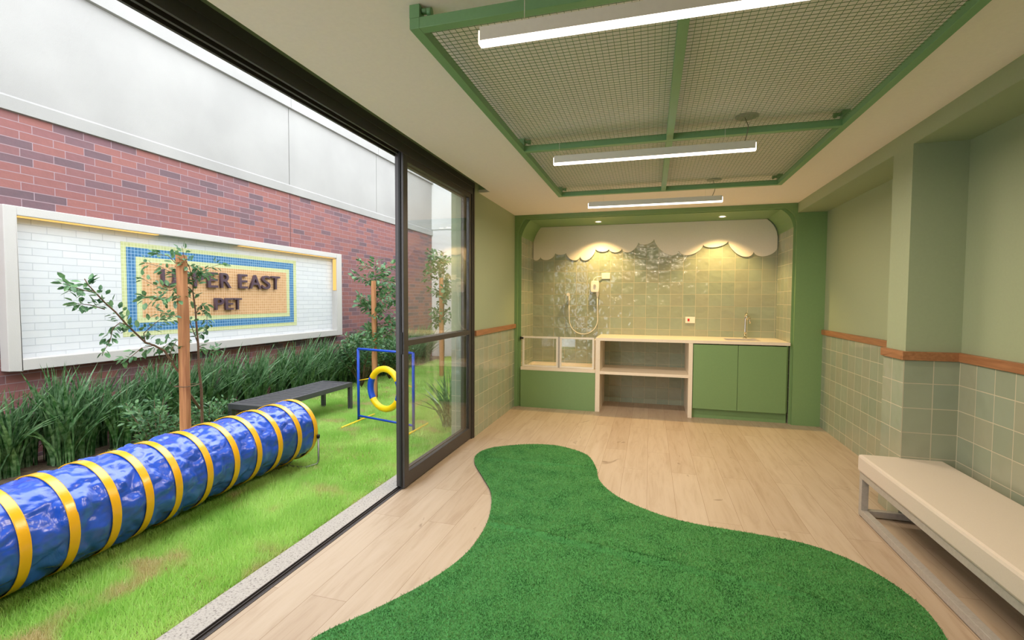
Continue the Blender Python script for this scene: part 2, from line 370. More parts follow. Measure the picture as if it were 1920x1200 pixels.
# back wall with the niche
def arc(x0, z0, x1, z1, n, bulge):
    # corner from vertical side (x0,z0) to top (x1,z1), slightly rounded outward
    out = []
    for i in range(n + 1):
        t = i / n; x = x0 + (x1 - x0) * t; z = z0 + (z1 - z0) * t; k = bulge * math.sin(PI * t)
        dx, dz = (x0 - x1), (z1 - z0); L = math.hypot(dx, dz); out.append((x + k * (z1 - z0) / L * (1 if x0 > x1 else -1), z + k * abs(dx) / L))
    return out
front = [(1.555, 0)] + arc(1.555, 2.24, 1.45, 2.437, 6, .03) + arc(-1.66, 2.26, -1.57, 2.437, 6, .012)[::-1] + [(-1.66, 0)]
inner = [(1.53, 0)] + arc(1.53, 2.225, 1.40, 2.43, 6, .03) + arc(-1.62, 2.22, -1.505, 2.43, 6, .015)[::-1] + [(-1.62, 0)]
wb = MB()
outer = [(XR + .02, 0), (XR + .02, 2.24), (XR + .02, ZC + .02), (1.45, ZC + .02), (-1.57, ZC + .02), (XL - .02, ZC + .02), (XL - .02, 2.26), (XL - .02, 0)]
P = lambda p, y: (p[0], y, p[1])
nf = len(front)
# frame face as quads between opening profile and an outer rectangle
def clampo(p):
    x, z = p
    if p[0] > 0: return (XR + .02, z) if z <= 2.25 else (XR + .02 if z < 2.30 else x + (XR + .02 - x) * max(0, (2.43 - z) / .15), ZC + .02 if z > 2.3 else z)
    return (XL - .02, z) if z <= 2.27 else (XL - .02, z)
quad = wb.poly
quad([P((1.555, 0), YB), P((XR + .02, 0), YB), P((XR + .02, 2.24), YB), P((1.555, 2.24), YB)], 0)
quad([P((XL - .02, 0), YB), P((-1.66, 0), YB), P((-1.66, 2.26), YB), P((XL - .02, 2.26), YB)], 0)
ra = [p for p in front if p[0] > 0 and p[1] > 0]; la = [p for p in front if p[0] < 0 and p[1] > 0]
for a, b2 in zip(ra, ra[1:]): quad([P(a, YB), P((XR + .02, ZC + .02), YB), P(b2, YB)], 0)
quad([P(ra[0], YB), P((XR + .02, 2.24), YB), P((XR + .02, ZC + .02), YB)], 0)
quad([P(ra[-1], YB), P((XR + .02, ZC + .02), YB), P((XL - .02, ZC + .02), YB), P(la[0], YB)], 0)
for a, b2 in zip(la, la[1:]): quad([P(a, YB), P((XL - .02, ZC + .02), YB), P(b2, YB)], 0)
quad([P(la[-1], YB), P((XL - .02, ZC + .02), YB), P((XL - .02, 2.26), YB)], 0)
Y1 = YB + .04
for a, b2 in zip(front, front[1:]): quad([P(a, YB), P(b2, YB), P(b2, Y1), P(a, Y1)], 0)
for (a, b2), (a2, b3) in zip(zip(front, front[1:]), zip(inner, inner[1:])): quad([P(a, Y1), P(b2, Y1), P(b3, Y1), P(a2, Y1)], 0)
for a, b2 in zip(inner, inner[1:]):
    low = max(a[1], b2[1]) <= 2.2251 and abs(a[0] - b2[0]) < .01
    quad([P(a, Y1), P(b2, Y1), P(b2, YN), P(a, YN)], 1 if low else 0)
quad([P((-1.75, -.02), YN), P((1.9, -.02), YN), P((1.9, 2.5), YN), P((-1.75, 2.5), YN)], 2)
wb.box(-1.75, 1.9, YN + .001, YN + .1, -.1, 2.5, 0)
o = wb.build('wall_back', [m_dark, m_tile, m_tileb], fix=False); struct(o)
# ================================================================ NICHE CONTENTS
# scalloped white cloud panel
lobes = [(-1.615, 1.985, -1.511, 2.012, 1.962), (-1.511, 2.012, -1.300, 2.06, 1.965), (-1.300, 2.06, -1.145, 2.062, 2.035), (-1.145, 2.062, -.945, 2.012, 1.953), (-.945, 2.012, -.733, 2.105, 1.950),
         (-.733, 2.105, -.555, 2.10, 2.063), (-.555, 2.10, -.380, 2.102, 2.052), (-.380, 2.102, -.165, 2.180, 2.048), (-.165, 2.180, .038, 2.218, 2.148), (.038, 2.218, .353, 2.052, 1.997), (.353, 2.052, .652, 2.125, 1.995),
         (.652, 2.125, .948, 2.162, 2.088), (.948, 2.162, 1.250, 2.022, 1.960), (1.250, 2.022, 1.517, 2.06, 1.962)]
bot = []
for x0, z0, x1, z1, zm in lobes:
    ts = np.linspace(0, 1, 28)
    def prof(d): return [z0 + (z1 - z0) * t - d * (4 * t * (1 - t)) ** .62 for t in ts]
    lo_, hi_ = 0.0, .5
    for _ in range(30):
        mid = (lo_ + hi_) / 2
        if min(prof(mid)) > zm: lo_ = mid
        else: hi_ = mid
    pz = prof(lo_)
    for t, z in zip(ts, pz): bot.append((x0 + (x1 - x0) * t, z))
xs = [b[0] for b in bot]
top_r = arc(1.517, 2.20, 1.39, 2.428, 5, .03); top_l = arc(-1.615, 2.22, -1.505, 2.428, 5, .015)
def topz(x):
    pl = top_l + [(1.39, 2.428)] + top_r[::-1]
    pl = sorted(pl)
    for (a, za), (b2, zb) in zip(pl, pl[1:]):
        if a <= x <= b2: return za + (zb - za) * (x - a) / max(1e-6, b2 - a)
    return 2.21
cl = MB(); yA, yB2 = YN - .018, YN - .001
for (x0, z0), (x1, z1) in zip(bot, bot[1:]):
    t0, t1 = max(z0 + .001, topz(x0)), max(z1 + .001, topz(x1))
    cl.poly([(x0, yA, z0), (x1, yA, z1), (x1, yA, t1), (x0, yA, t0)])
    cl.poly([(x0, yA, z0), (x0, yB2, z0), (x1, yB2, z1), (x1, yA, z1)])
cl.poly([(xs[0], yA, bot[0][1]), (xs[0], yA, topz(xs[0])), (xs[0], yB2, topz(xs[0])), (xs[0], yB2, bot[0][1])])
m_cloud = plain('cloud_panel_white', srgb(240, 232, 222), .5, bstr=.01, var=.01)
tag(cl.build('cloud_panel', m_cloud), 'white scalloped cloud-shaped panel along the top of the tiled niche wall', 'wall panel')

# spots in niche ceiling
def spot(x, y, z, label, niche=True):
    t = thing('ceiling_spotlight', label, 'light', (x, y, z), 'spotlights in the niche ceiling')
    r = MB().lathe([(.034, -.001), (.036, -.006), (.045, -.007), (.048, -.004), (.048, 0)], (x, y, z)); r.build('trim_ring', m_white, t)
    l = MB().lathe([(.0005, -.003), (.034, -.003)], (x, y, z)); l.build('lens', m_spotl, t)
    ld = bpy.data.lights.new('spot_light', 'SPOT'); ld.energy = SPOT_P; ld.color = (1.0, .66, .26); ld.spot_size = math.radians(115); ld.spot_blend = .55; ld.shadow_soft_size = .03
    lo = bpy.data.objects.new('lamp', ld); S.collection.objects.link(lo); lo.parent = t; lo.location = (0, 0, -.012)
spot(-.668, 6.42, 2.428, 'round recessed spotlight in the niche ceiling above the shower unit')
spot(.831, 6.40, 2.428, 'round recessed spotlight in the niche ceiling above the sink end')

# worktop unit
u = thing('worktop_unit', 'long white stone worktop with side panels and an open shelf in the niche', 'counter', (-.62, 6.3, 0))
tp = MB(); SX0, SX1, SY0, SY1 = .88, 1.26, 6.22, 6.50; zt, zb_ = .93, .895; X0, X1_, YF = -.648, 1.527, 6.062
for (a, b2, c2, d) in ((X0, SX0, YF, YN - .002), (SX1, X1_, YF, YN - .002), (SX0, SX1, YF, SY0), (SX0, SX1, SY1, YN - .002)): tp.box(a, b2, c2, d, zb_, zt)
tp.build('worktop', m_quartz, u)
MB().box(-.648, -.592, YF + .002, YN - .002, 0, zb_).build('side_panel', m_quartz, u, bevel=.002)
MB().box(.45, .497, YF + .002, YN - .002, 0, zb_).build('side_panel', m_quartz, u, bevel=.002)
MB().box(-.592, .45, YF + .01, YN - .002, .475, .51).build('shelf', m_quartz, u, bevel=.002)
sk = MB(); sk.box(SX0, SX1, SY0, SY1, .73, .735); sk.box(SX0 - .004, SX0, SY0, SY1, .73, zb_); sk.box(SX1, SX1 + .004, SY0, SY1, .73, zb_); sk.box(SX0, SX1, SY0 - .004, SY0, .73, zb_); sk.box(SX0, SX1, SY1, SY1 + .004, .73, zb_)
tag(sk.build('sink', m_chrome), 'small undermounted steel sink basin set into the white worktop', 'sink')
# tap
fx, fy = 1.15, 6.60
tf = thing('tap', 'tall chrome tap with a side lever standing on the white worktop', 'tap', (fx, fy, .93))
b_ = MB().lathe([(.0, 0), (.026, 0), (.026, .006), (.018, .012), (.016, .05), (.015, .05)], (fx, fy, .93)); b_.build('base', m_chrome, tf)
pts = [(fx, fy, .975 + .22 * i / 6) for i in range(7)] + [(fx + .0, fy - .05 + .05 * math.cos(a), 1.195 + .05 * math.sin(a)) for a in np.linspace(.3, PI, 8)] + [(fx, fy - .10, 1.165)]
MB().tube(pts, .0125, 12).build('spout', m_chrome, tf)
lv = MB(); lv.tube([(fx + .008, fy, 1.19), (fx + .05, fy - .01, 1.195)], .015, 12); lv.tube([(fx + .048, fy - .01, 1.19), (fx + .05, fy - .015, 1.12)], [.008, .012], 10); lv.build('lever', m_chrome, tf)
# cupboard under the sink
cb = thing('sink_cupboard', 'green two-door cupboard under the sink end of the white worktop', 'cupboard', (1.0, 6.3, 0))
k = MB(); k.box(.50, 1.515, YF + .06, YF + .075, 0.0, .125); k.build('kickboard', m_dark, cb)
k = MB(); k.box(.50, .515, YF + .03, 6.7, .125, .894); k.box(1.50, 1.515, YF + .03, 6.7, .125, .894); k.box(.515, 1.50, YF + .03, 6.7, .125, .14); k.box(.515, 1.50, 6.68, 6.7, .14, .7); k.box(.515, 1.5, YF + .03, YF + .032, .14, .72); k.build('carcass', m_dark, cb)
MB().box(.505, .988, YF + .006, YF + .026, .118, .882).build('door', m_dark, cb, bevel=.0015)
MB().box(.992, 1.497, YF + .006, YF + .026, .118, .882).build('door', m_dark, cb, bevel=.0015)
# wash tub
tb = thing('dog_wash_tub', 'raised green-fronted washing tub with white sill and low glass screens', 'tub', (-1.13, 6.3, 0))
MB().box(-1.618, -.65, YF + .004, YF + .08, 0, .487).build('front_panel', m_dark, tb)
MB().box(-1.618, -.65, YF, YF + .10, .487, .527).build('sill', m_quartz, tb, bevel=.002)
bs = MB(); bs.box(-1.618, -.65, YF + .10, YN - .002, .46, .49); bs.box(-1.618, -1.59, YF + .10, YN - .002, .49, .515); bs.box(-.68, -.65, YF + .10, YN - .002, .49, .895); bs.box(-1.59, -.68, YN - .03, YN - .002, .49, .515); bs.build('basin', m_quartz, tb)
def screen(x0, x1, name='glass_screen'):
    z0, z1, y = .53, .925, YF + .035; fw = .022
    fr = MB(); fr.box(x0, x0 + fw, y - .012, y + .012, z0, z1); fr.box(x1 - fw, x1, y - .012, y + .012, z0, z1); fr.box(x0 + fw, x1 - fw, y - .012, y + .012, z0, z0 + fw); fr.box(x0 + fw, x1 - fw, y - .012, y + .012, z1 - fw, z1)
    a = fr.build(name, m_white, tb, bevel=.002); MB().box(x0 + fw, x1 - fw, y - .003, y + .003, z0 + fw, z1 - fw).build('pane', m_glass, a)
screen(-1.600, -1.128, 'glass_door'); screen(-1.105, -.668, 'glass_screen')
h = MB(); h.box(-1.127, -1.106, YF + .025, YF + .05, .53, .925); h.build('hinge_post', m_greysteel, tb)
h = MB(); h.box(-1.625, -1.585, YF + .005, YF + .022, .89, .912); h.box(-1.628, -1.612, YF + .0, YF + .022, .882, .92); h.build('latch', m_rubber, tb)

# shower water heater
hx0, hx1, hz0, hz1 = -.79, -.676, 1.509, 1.664
hs = thing('shower_heater', 'white electric shower heater with a looped white hose on the tiled wall', 'shower', (-.73, 6.7, 1.5))
pr_ = []
bx = MB(); bx.prism([(hx0 + .006, hz0), (hx1 - .006, hz0), (hx1, hz0 + .04), (hx1, hz1 - .04), (hx1 - .008, hz1 - .004), (hx1 - .03, hz1), (hx0 + .03, hz1), (hx0 + .008, hz1 - .004), (hx0, hz1 - .04), (hx0, hz0 + .04)], 'Y', YN - .075, YN - .002); bx.build('body', m_white, hs, bevel=.006)
dl = MB(); dl.tube([(-.735, YN - .074, 1.60), (-.735, YN - .086, 1.60)], .017, 20); dl.build('dial', m_greysteel, hs)
cn = MB().lathe([(.018, 0), (.02, -.02), (.017, -.04), (.009, -.07), (.007, -.08)], (-.70, YN - .045, hz0)); cn.build('hose_connector', m_white, hs)
hp = [(-.70, YN - .045, 1.43), (-.70, YN - .04, 1.3), (-.698, YN - .035, 1.18)]
for a in np.linspace(0, PI, 14): hp.append((-.892 + .196 * math.cos(a), YN - .03, 1.125 - .20 * math.sin(a)))
hp += [(-1.09, YN - .035, 1.24), (-1.092, YN - .04, 1.34)]
MB().tube(hp, .0065, 8).build('hose', m_white, hs)
hd = MB(); hd.tube([(-1.092, YN - .045, 1.34), (-1.092, YN - .05, 1.42), (-1.095, YN - .055, 1.485)], [.009, .011, .016], 12); hd.tube([(-1.095, YN - .05, 1.475), (-1.098, YN - .085, 1.478)], [.016, .024], 14); hd.build('shower_head', m_white, hs)
MB().box(-1.11, -1.078, YN - .045, YN - .002, 1.395, 1.42).build('holder', m_white, hs, bevel=.002)
MB().tube([(-.75, YN - .04, hz1 - .01), (-.752, YN - .04, 1.69), (-.72, YN - .035, 1.715), (-.67, YN - .03, 1.722), (-.645, YN - .02, 1.72)], .006, 8).build('power_cable', m_white, hs)
def plate(x0, x1, z0, z1, label, red=False):
    p = thing('wall_socket', label, 'socket', ((x0 + x1) / 2, YN, (z0 + z1) / 2))
    MB().box(x0, x1, YN - .012, YN - .001, z0, z1).build('cover_plate', m_white, p, bevel=.003)
    if red:
        MB().box(x0 + .027, x0 + .052, YN - .016, YN - .011, z0 + .024, z1 - .024).build('outlet', m_red, p)
        MB().box(x1 - .05, x1 - .028, YN - .015, YN - .011, z0 + .026, z1 - .026).build('switch', m_white, p)
    else:
        MB().tube([((x0 + x1) / 2, YN - .016, (z0 + z1) / 2), ((x0 + x1) / 2, YN - .011, (z0 + z1) / 2)], .008, 12).build('cable_gland', m_white, p)
plate(-.65, -.534, 1.692, 1.774, 'blank white wall plate wired to the shower heater')
plate(.45, .571, 1.104, 1.186, 'white wall socket with one red outlet above the worktop', True)

# ================================================================ SLIDING DOORS
dr = thing('door_1', None, None, (-1.75, 3.8, 0)); dr['kind'] = 'structure'
fm = MB()
HX0, HX1 = -1.81, XL + .004
fm.box(HX0, HX1, -.9, YJ, 2.505, 2.555)
for x in (-1.81, -1.765, -1.715): fm.box(x, x + .014, -.9, YJ, 2.44, 2.505)
fm.box(HX0, HX1, YJ - .03, YJ, 0.0, 2.505)
for x in (-1.81, -1.765, -1.715): fm.box(x, x + .012, YJ - .06, YJ - .03, 0.0, 2.5)
fm.build('door_frame', m_black, dr)
tk = MB(); tk.box(-1.79, -1.752, -.9, YJ - .03, -.02, -.008); 
for x in (-1.79, -1.772, -1.755): tk.box(x, x + .004, -.9, YJ - .03, -.02, .004)
tk.box(-1.7505, -1.7385, -.9, YJ - .03, -.02, .003); tk.build('floor_track', m_black, dr)
def panel(x, y0, y1, z0, z1):
    p = MB(); t = .017
    p.box(x - t, x + t, y0, y0 + .062, z0, z1); p.box(x - t, x + t, y1 - .055, y1, z0, z1)
    p.box(x - t, x + t, y0 + .062, y1 - .055, z0, z0 + .105); p.box(x - t, x + t, y0 + .062, y1 - .055, z1 - .075, z1)
    p.box(x - t, x + t, y0 + .062, y1 - .055, 1.055, 1.098)
    return p
pa = panel(-1.728, 3.135, 4.50, .012, 2.47).build('sliding_panel', m_black, dr, bevel=.003)
g1 = MB(); g1.box(-1.731, -1.725, 3.197, 4.445, .117, 1.055); g1.box(-1.731, -1.725, 3.197, 4.445, 1.098, 2.395); g1.build('glass', m_glass, pa)
pb = panel(-1.782, 3.17, 4.50, .004, 2.47).build('sliding_panel', m_black, dr, bevel=.003)
g1 = MB(); g1.box(-1.785, -1.779, 3.232, 4.445, .109, 1.055); g1.box(-1.785, -1.779, 3.232, 4.445, 1.098, 2.395); g1.build('glass', m_glass, pb)
rs = MB(); rs.box(-1.747, -1.732, 3.126, 3.137, .02, 2.46); rs.build('edge_seal', m_rubber, pa)
lk = MB(); lk.box(-1.735, -1.721, 3.127, 3.134, 1.0, 1.16); lk.build('lock', m_rubber, pa)

# stone sill outside the doors
gs = MB(); gs.box(-1.945, -1.793, Y0, YJ + .02, -.12, -.012); struct(gs.build('trim_6', m_granite))

# ================================================================ CEILING GRILLE AND PENDANTS
gx0, gx1, gy0, gym, gy1, gz0, gz1 = -.875, 1.075, 1.655, 3.215, 4.685, 2.400, 2.440
gr_ = thing('ceiling_grille', 'suspended green steel frame filled with square wire mesh under the ceiling', 'grille', (.1, 3.1, 2.40))
q = .04
def bar(x0, x1, y0, y1): MB().box(x0, x1, y0, y1, gz0, gz1).build('frame_bar', m_steelgreen, gr_, bevel=.002)
bar(gx0, gx0 + q, gy0, gy1); bar(gx1 - q, gx1, gy0, gy1); bar(gx0 + q, gx1 - q, gy0, gy0 + q); bar(gx0 + q, gx1 - q, gy1 - q, gy1); bar(gx0 + q, gx1 - q, gym - q / 2, gym + q / 2)
cx = .10; bar(cx - q / 2, cx + q / 2, gy0 + q, gym - q / 2); bar(cx - q / 2, cx + q / 2, gym + q / 2, gy1 - q)
def mesh_panel(x0, x1, y0, y1):
    m = MB(); r = .0008; zc = 2.428
    n = int((x1 - x0) / .0255)
    for i in range(1, n): x = x0 + (x1 - x0) * i / n; m.box(x - r, x + r, y0, y1, zc - r, zc + r, skip='yY')
    n = int((y1 - y0) / .0255)
    for i in range(1, n): y = y0 + (y1 - y0) * i / n; m.box(x0, x1, y - r, y + r, zc + r, zc + 3 * r, skip='xX')
    m.build('wire_mesh', m_wire, gr_, fix=False)
for a, b2 in ((gx0 + q, cx - q / 2), (cx + q / 2, gx1 - q)):
    mesh_panel(a, b2, gy0 + q, gym - q / 2); mesh_panel(a, b2, gym + q / 2, gy1 - q)
for (x, y, sx) in ((gx0, gy0, 1), (gx1 - q, gy0, -1), (gx0, gym - q / 2, 1), (gx1 - q, gym - q / 2, -1), (gx0, gy1 - q, 1), (gx1 - q, gy1 - q, -1)):
    p = MB(); p.box(x, x + q, y, y + q, gz1, ZC - .001); p.tube([(x + q / 2 + sx * q / 2, y + q / 2, ZC - .018), (x + q / 2 + sx * .045, y + q / 2 + .008, ZC - .018)], .011, 10)
    p.tube([(x + q / 2 + sx * .04, y + q / 2 + .008, ZC - .02), (x + q / 2 + sx * .058, y + q / 2 + .01, ZC - .02)], .015, 10); p.build('hanger', m_steelgreen, gr_)

def pendant(yc, z0, x0, x1, label, disc, cordx, wires=(.14, .86)):
    t = thing('linear_pendant', label, 'light', ((x0 + x1) / 2, yc, z0), 'linear pendants under the ceiling grille')
    wd, hh = .032, .055
    bd = MB(); bd.box(x0 + .004, x1 - .004, yc - wd / 2, yc + wd / 2, z0 + .010, z0 + hh); bd.build('housing', m_lampbody, t)
    df = MB(); df.box(x0 + .004, x1 - .004, yc - wd / 2, yc + wd / 2, z0, z0 + .010); df.box(x0, x0 + .004, yc - wd / 2, yc + wd / 2, z0, z0 + hh - .012); df.box(x1 - .004, x1, yc - wd / 2, yc + wd / 2, z0, z0 + hh - .012)
    df.build('diffuser', m_diff, t)
    for fr_ in wires:
        x = x0 + (x1 - x0) * fr_; MB().tube([(x, yc, z0 + hh), (x, yc, ZC)], .0012, 5).build('suspension_wire', m_lampbody, t)
    if disc:
        dx, dy = disc; MB().lathe([(.0, -.006), (.062, -.006), (.066, 0)], (dx, dy, ZC)).build('ceiling_rose', m_greysteel, t)
        MB().tube([(dx - .01, dy, ZC - .005), (dx + .01, dy - .004, ZC - .06), (dx + .004, (dy + yc) / 2, ZC - .10), (cordx, yc, z0 + hh)], .0028, 6).build('power_cord', m_grey, t)
    ld = bpy.data.lights.new('tube_light', 'AREA'); ld.shape = 'RECTANGLE'; ld.size = x1 - x0 - .02; ld.size_y = .028; ld.energy = LINE_P; ld.color = WARM
    lo = bpy.data.objects.new('lamp', ld); S.collection.objects.link(lo); lo.parent = t; lo.location = (0, 0, -.003)
pendant(1.585, 2.264, -.572, .63, 'nearest linear pendant light, running out of the top of the picture', (.53, 1.62), .45, (.13, .87))
pendant(3.14, 2.28, -.62, .58, 'middle of the three linear pendant lights, below the wire mesh', (.53, 3.16), .52, (.03, .86))
pendant(4.68, 2.28, -.585, .605, 'farthest linear pendant light, nearest the green niche frame', (.537, 4.72), .52, (.12, .88))

# ================================================================ RIGHT-HAND BENCH
bn = thing('upholstered_bench', 'long white padded bench on a pale grey metal frame beside the tiled wall', 'bench', (1.56, 2.2, 0))
cu = MB(); cu.box(1.325, 1.785, .75, 3.63, .290, .402); cu.build('seat_cushion', m_fab, bn, bevel=.016)
fr = MB(); q = .04; bx0, bx1, by0, by1 = 1.335, 1.775, .8, 3.615
def fb(x0, x1, y0, y1, z0, z1, nm): MB().box(x0, x1, y0, y1, z0, z1).build(nm, m_greysteel, bn, bevel=.002)
fb(bx0, bx0 + q, by0, by1, .25, .29, 'top_rail'); fb(bx1 - q, bx1, by0, by1, .25, .29, 'top_rail'); fb(bx0 + q, bx1 - q, by1 - q, by1, .25, .29, 'top_rail'); fb(bx0 + q, bx1 - q, by0, by0 + q, .25, .29, 'top_rail')
fb(bx0, bx0 + q, by0, by1, .008, .048, 'floor_rail'); fb(bx0 + q, bx1, by1 - q, by1, .008, .048, 'floor_rail'); fb(bx0 + q, bx1, by0, by0 + q, .008, .048, 'floor_rail')
for x in (bx0, bx1 - q):
    for y in (by0, by1 - q): fb(x, x + q, y, y + q, .048, .25, 'leg')
for y in (by0 + .005, by1 - q + .005): MB().box(bx0 + .005, bx0 + .035, y, y + .03, 0, .008).build('foot_pad', m_rubber, bn)

# ================================================================ TURF RUG
rug = [(-1.302,1.626),(-1.169,1.849),(-1.034,2.108),(-.951,2.393),(-.943,2.676),(-.99,2.966),(-1.087,3.257),(-1.24,3.516),(-1.414,3.806),(-1.477,4.041),(-1.397,4.261),(-1.13,4.44),(-.93,4.49),(-.75,4.46),(-.527,4.297),(-.414,4.001),(-.348,3.691),(-.192,3.427),(.059,3.232),(.278,3.150),(.578,3.115),(.857,3.071),(1.035,2.96),(1.143,2.812),(1.204,2.639),(1.216,2.486),(1.178,2.25),(1.08,1.9),(.85,1.3),(.4,.85),(-.2,.7),(-.8,.8),(-1.2,1.1),(-1.32,1.4)]
def catmull(P_, n=8):
    out = []; L = len(P_)
    for i in range(L):
        p0, p1, p2, p3 = (np.array(P_[(i + j - 1) % L]) for j in range(4))
        for k in range(n):
            t = k / n; out.append(tuple(.5 * ((2*p1) + (-p0+p2)*t + (2*p0-5*p1+4*p2-p3)*t*t + (-p0+3*p1-3*p2+p3)*t**3)))
    return out
ro = catmull(rug)
def inside(px, py, poly):
    poly = np.array(poly); x0, y0 = poly[:, 0], poly[:, 1]; x1, y1 = np.roll(x0, -1), np.roll(y0, -1); res = np.zeros(px.shape, bool)
    for a, b2, c2, d in zip(x0, y0, x1, y1):
        cnd = ((b2 > py) != (d > py)) & (px < (c2 - a) * (py - b2) / (d - b2 + 1e-12) + a); res ^= cnd
    return res
def crease(x, y):   # low ridges where the turf was folded
    def line(x, y, ax, ay, bx_, by_, wd, hgt):
        dx, dy = bx_ - ax, by_ - ay; L = math.hypot(dx, dy); t = ((x - ax) * dx + (y - ay) * dy) / L; d = ((x - ax) * -dy + (y - ay) * dx) / L
        return hgt * np.exp(-(d / wd) ** 2) * (1 / (1 + np.exp(-(t) / .03))) * (1 / (1 + np.exp((t - L) / .03)))
    return line(x, y, -.95, 2.78, .75, 2.50, .016, .032) + line(x, y, -1.35, 3.93, -.45, 3.97, .018, .018) + line(x, y, -.6, 2.72, -.2, 3.05, .016, .011) + line(x, y, -.3, 2.35, .3, 2.25, .03, .005)
NXg, NYg = 170, 240; gx = np.linspace(-1.55, 1.3, NXg); gy = np.linspace(.6, 4.55, NYg)
bm = bmesh.new()
ring = [bm.verts.new((x, y, .012)) for x, y in ro]
rb = [bm.verts.new((x, y, .001)) for x, y in ro]
fc = bm.faces.new(ring); n = len(ring)
for i in range(n): fq = bm.faces.new((ring[i], rb[i], rb[(i+1) % n], ring[(i+1) % n])); fq.material_index = 1
bmesh.ops.triangulate(bm, faces=[fc])
me = bpy.data.meshes.new('turf_rug'); bm.to_mesh(me); bm.free(); me.materials.append(m_turfb); me.materials.append(m_turfe)
rg = bpy.data.objects.new('turf_rug', me); S.collection.objects.link(rg)
tag(rg, 'wavy-edged green artificial grass rug lying on the plank floor', 'rug')
def blades(name, X, Y, Z, Hh, wd, mat, lean=.5, parent=None, seg=1):
    n = len(X); a = rng.uniform(0, 2 * PI, n); la = rng.uniform(0, 2 * PI, n); lm = rng.uniform(0, lean, n) * Hh
    dx, dy = np.cos(a) * wd / 2, np.sin(a) * wd / 2
    V = np.empty((n, 3, 3)); V[:, 0] = np.stack([X - dx, Y - dy, Z], 1); V[:, 1] = np.stack([X + dx, Y + dy, Z], 1)
    V[:, 2] = np.stack([X + np.cos(la) * lm, Y + np.sin(la) * lm, Z + Hh], 1)
    me = bpy.data.meshes.new(name); me.vertices.add(3 * n); me.vertices.foreach_set('co', V.reshape(-1)); me.loops.add(3 * n); me.loops.foreach_set('vertex_index', np.arange(3 * n, dtype=np.int32))
    me.polygons.add(n); me.polygons.foreach_set('loop_start', np.arange(0, 3 * n, 3, dtype=np.int32)); me.update(calc_edges=True); me.materials.append(mat)
    o = bpy.data.objects.new(name, me); S.collection.objects.link(o); o.parent = parent; return o
npt = 330000
X = rng.uniform(-1.55, 1.3, npt); Y = 1.0 + (4.55 - 1.0) * rng.uniform(0, 1, npt) ** 1.15; k = inside(X, Y, ro); X, Y = X[k], Y[k]
cz = crease(X, Y)
ob = blades('pile', X, Y, .009 + cz * .9, rng.uniform(.007, .013, len(X)), .0045, m_turf, 1.2, rg); ob['kind'] = 'stuff'
# the folded ridges carry the backing up with them
cm = MB()
for j in range(NYg - 1):
    for i in range(NXg - 1):
        xs4 = np.array([gx[i], gx[i+1], gx[i+1], gx[i]]); ys4 = np.array([gy[j], gy[j], gy[j+1], gy[j+1]]); cc = crease(xs4, ys4)
        if cc.max() > .0015 and inside(xs4, ys4, ro).all(): cm.poly([(xs4[t], ys4[t], .0115 + cc[t] * .9) for t in range(4)], 0, smooth=True)
cm.build('fold', m_turfb, rg)

# ================================================================ GARDEN
yE = 10.52 * KW
gb = MB(); gb.box(-4.78, XO - .012, Y0, yE, -.3, GZ); struct(gb.build('floor_lawn', m_lawn))
sb = MB(); sb.box(XW, -4.78, Y0, yE, -.3, GZ + .015); struct(sb.build('floor_planting_bed', m_soil))
# lawn blades
def lawn(n, y0, y1, wd, h0, h1, x0=-4.85):
    X = rng.uniform(x0, XO - .045, n); Y = rng.uniform(y0, y1, n)
    d = np.sin(X * 5.1 + 1.3 * np.sin(Y * 3.3)) * np.sin(Y * 4.3 + X) ; H_ = rng.uniform(h0, h1, n) * (1 + .25 * d)
    return X, Y, H_
parts_ = [lawn(90000, .9, 3.2, .004, .022, .055, -3.3), lawn(110000, 3.2, 6.0, .005, .022, .05), lawn(70000, 6.0, yE, .008, .025, .05)]
X = np.concatenate([p[0] for p in parts_]); Y = np.concatenate([p[1] for p in parts_]); H_ = np.concatenate([p[2] for p in parts_])
wd = np.where(Y < 3.2, .0045, np.where(Y < 6, .006, .010))
o = blades('lawn_grass', X, Y, np.full(len(X), GZ - .002), H_, wd, m_grass, 1.0); tag(o, 'bright green lawn grass covering the garden ground', 'grass', kind='stuff')

# garden wall
gw = MB(); z_br = W(0, 2.905)[1]; z_l = W(0, 3.03)[1]; z_c = W(0, 4.11)[1]; zTop = 5.6; yN_ = Y0; yF = yE + .3
sy0, sz0 = W(2.62, .795); sy1, sz1 = W(7.04, 2.145)
iy0, iz0 = W(2.708, .90); iy1, iz1 = W(6.80, 2.045)
gw.box(XW - .3, XW, yN_, iy0, -.3, z_br, 0); gw.box(XW - .3, XW, iy1, yF, -.3, z_br, 0); gw.box(XW - .3, XW, iy0, iy1, -.3, iz0, 0); gw.box(XW - .3, XW, iy0, iy1, iz1, z_br, 0)
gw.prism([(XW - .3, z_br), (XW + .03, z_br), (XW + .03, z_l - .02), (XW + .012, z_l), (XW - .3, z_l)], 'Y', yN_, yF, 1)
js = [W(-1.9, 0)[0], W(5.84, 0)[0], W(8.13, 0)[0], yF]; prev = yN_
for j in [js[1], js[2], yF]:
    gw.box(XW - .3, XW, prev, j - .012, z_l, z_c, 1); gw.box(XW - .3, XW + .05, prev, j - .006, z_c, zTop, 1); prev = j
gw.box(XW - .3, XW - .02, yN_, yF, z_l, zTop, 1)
struct(gw.build('wall_garden', [m_brick, m_stucco]))
jy = W(5.84, 0)[0]
jl = MB(); jl.box(XW, XW + .003, jy - .003, jy + .003, sz1, z_br); struct(jl.build('trim_7', m_letter))
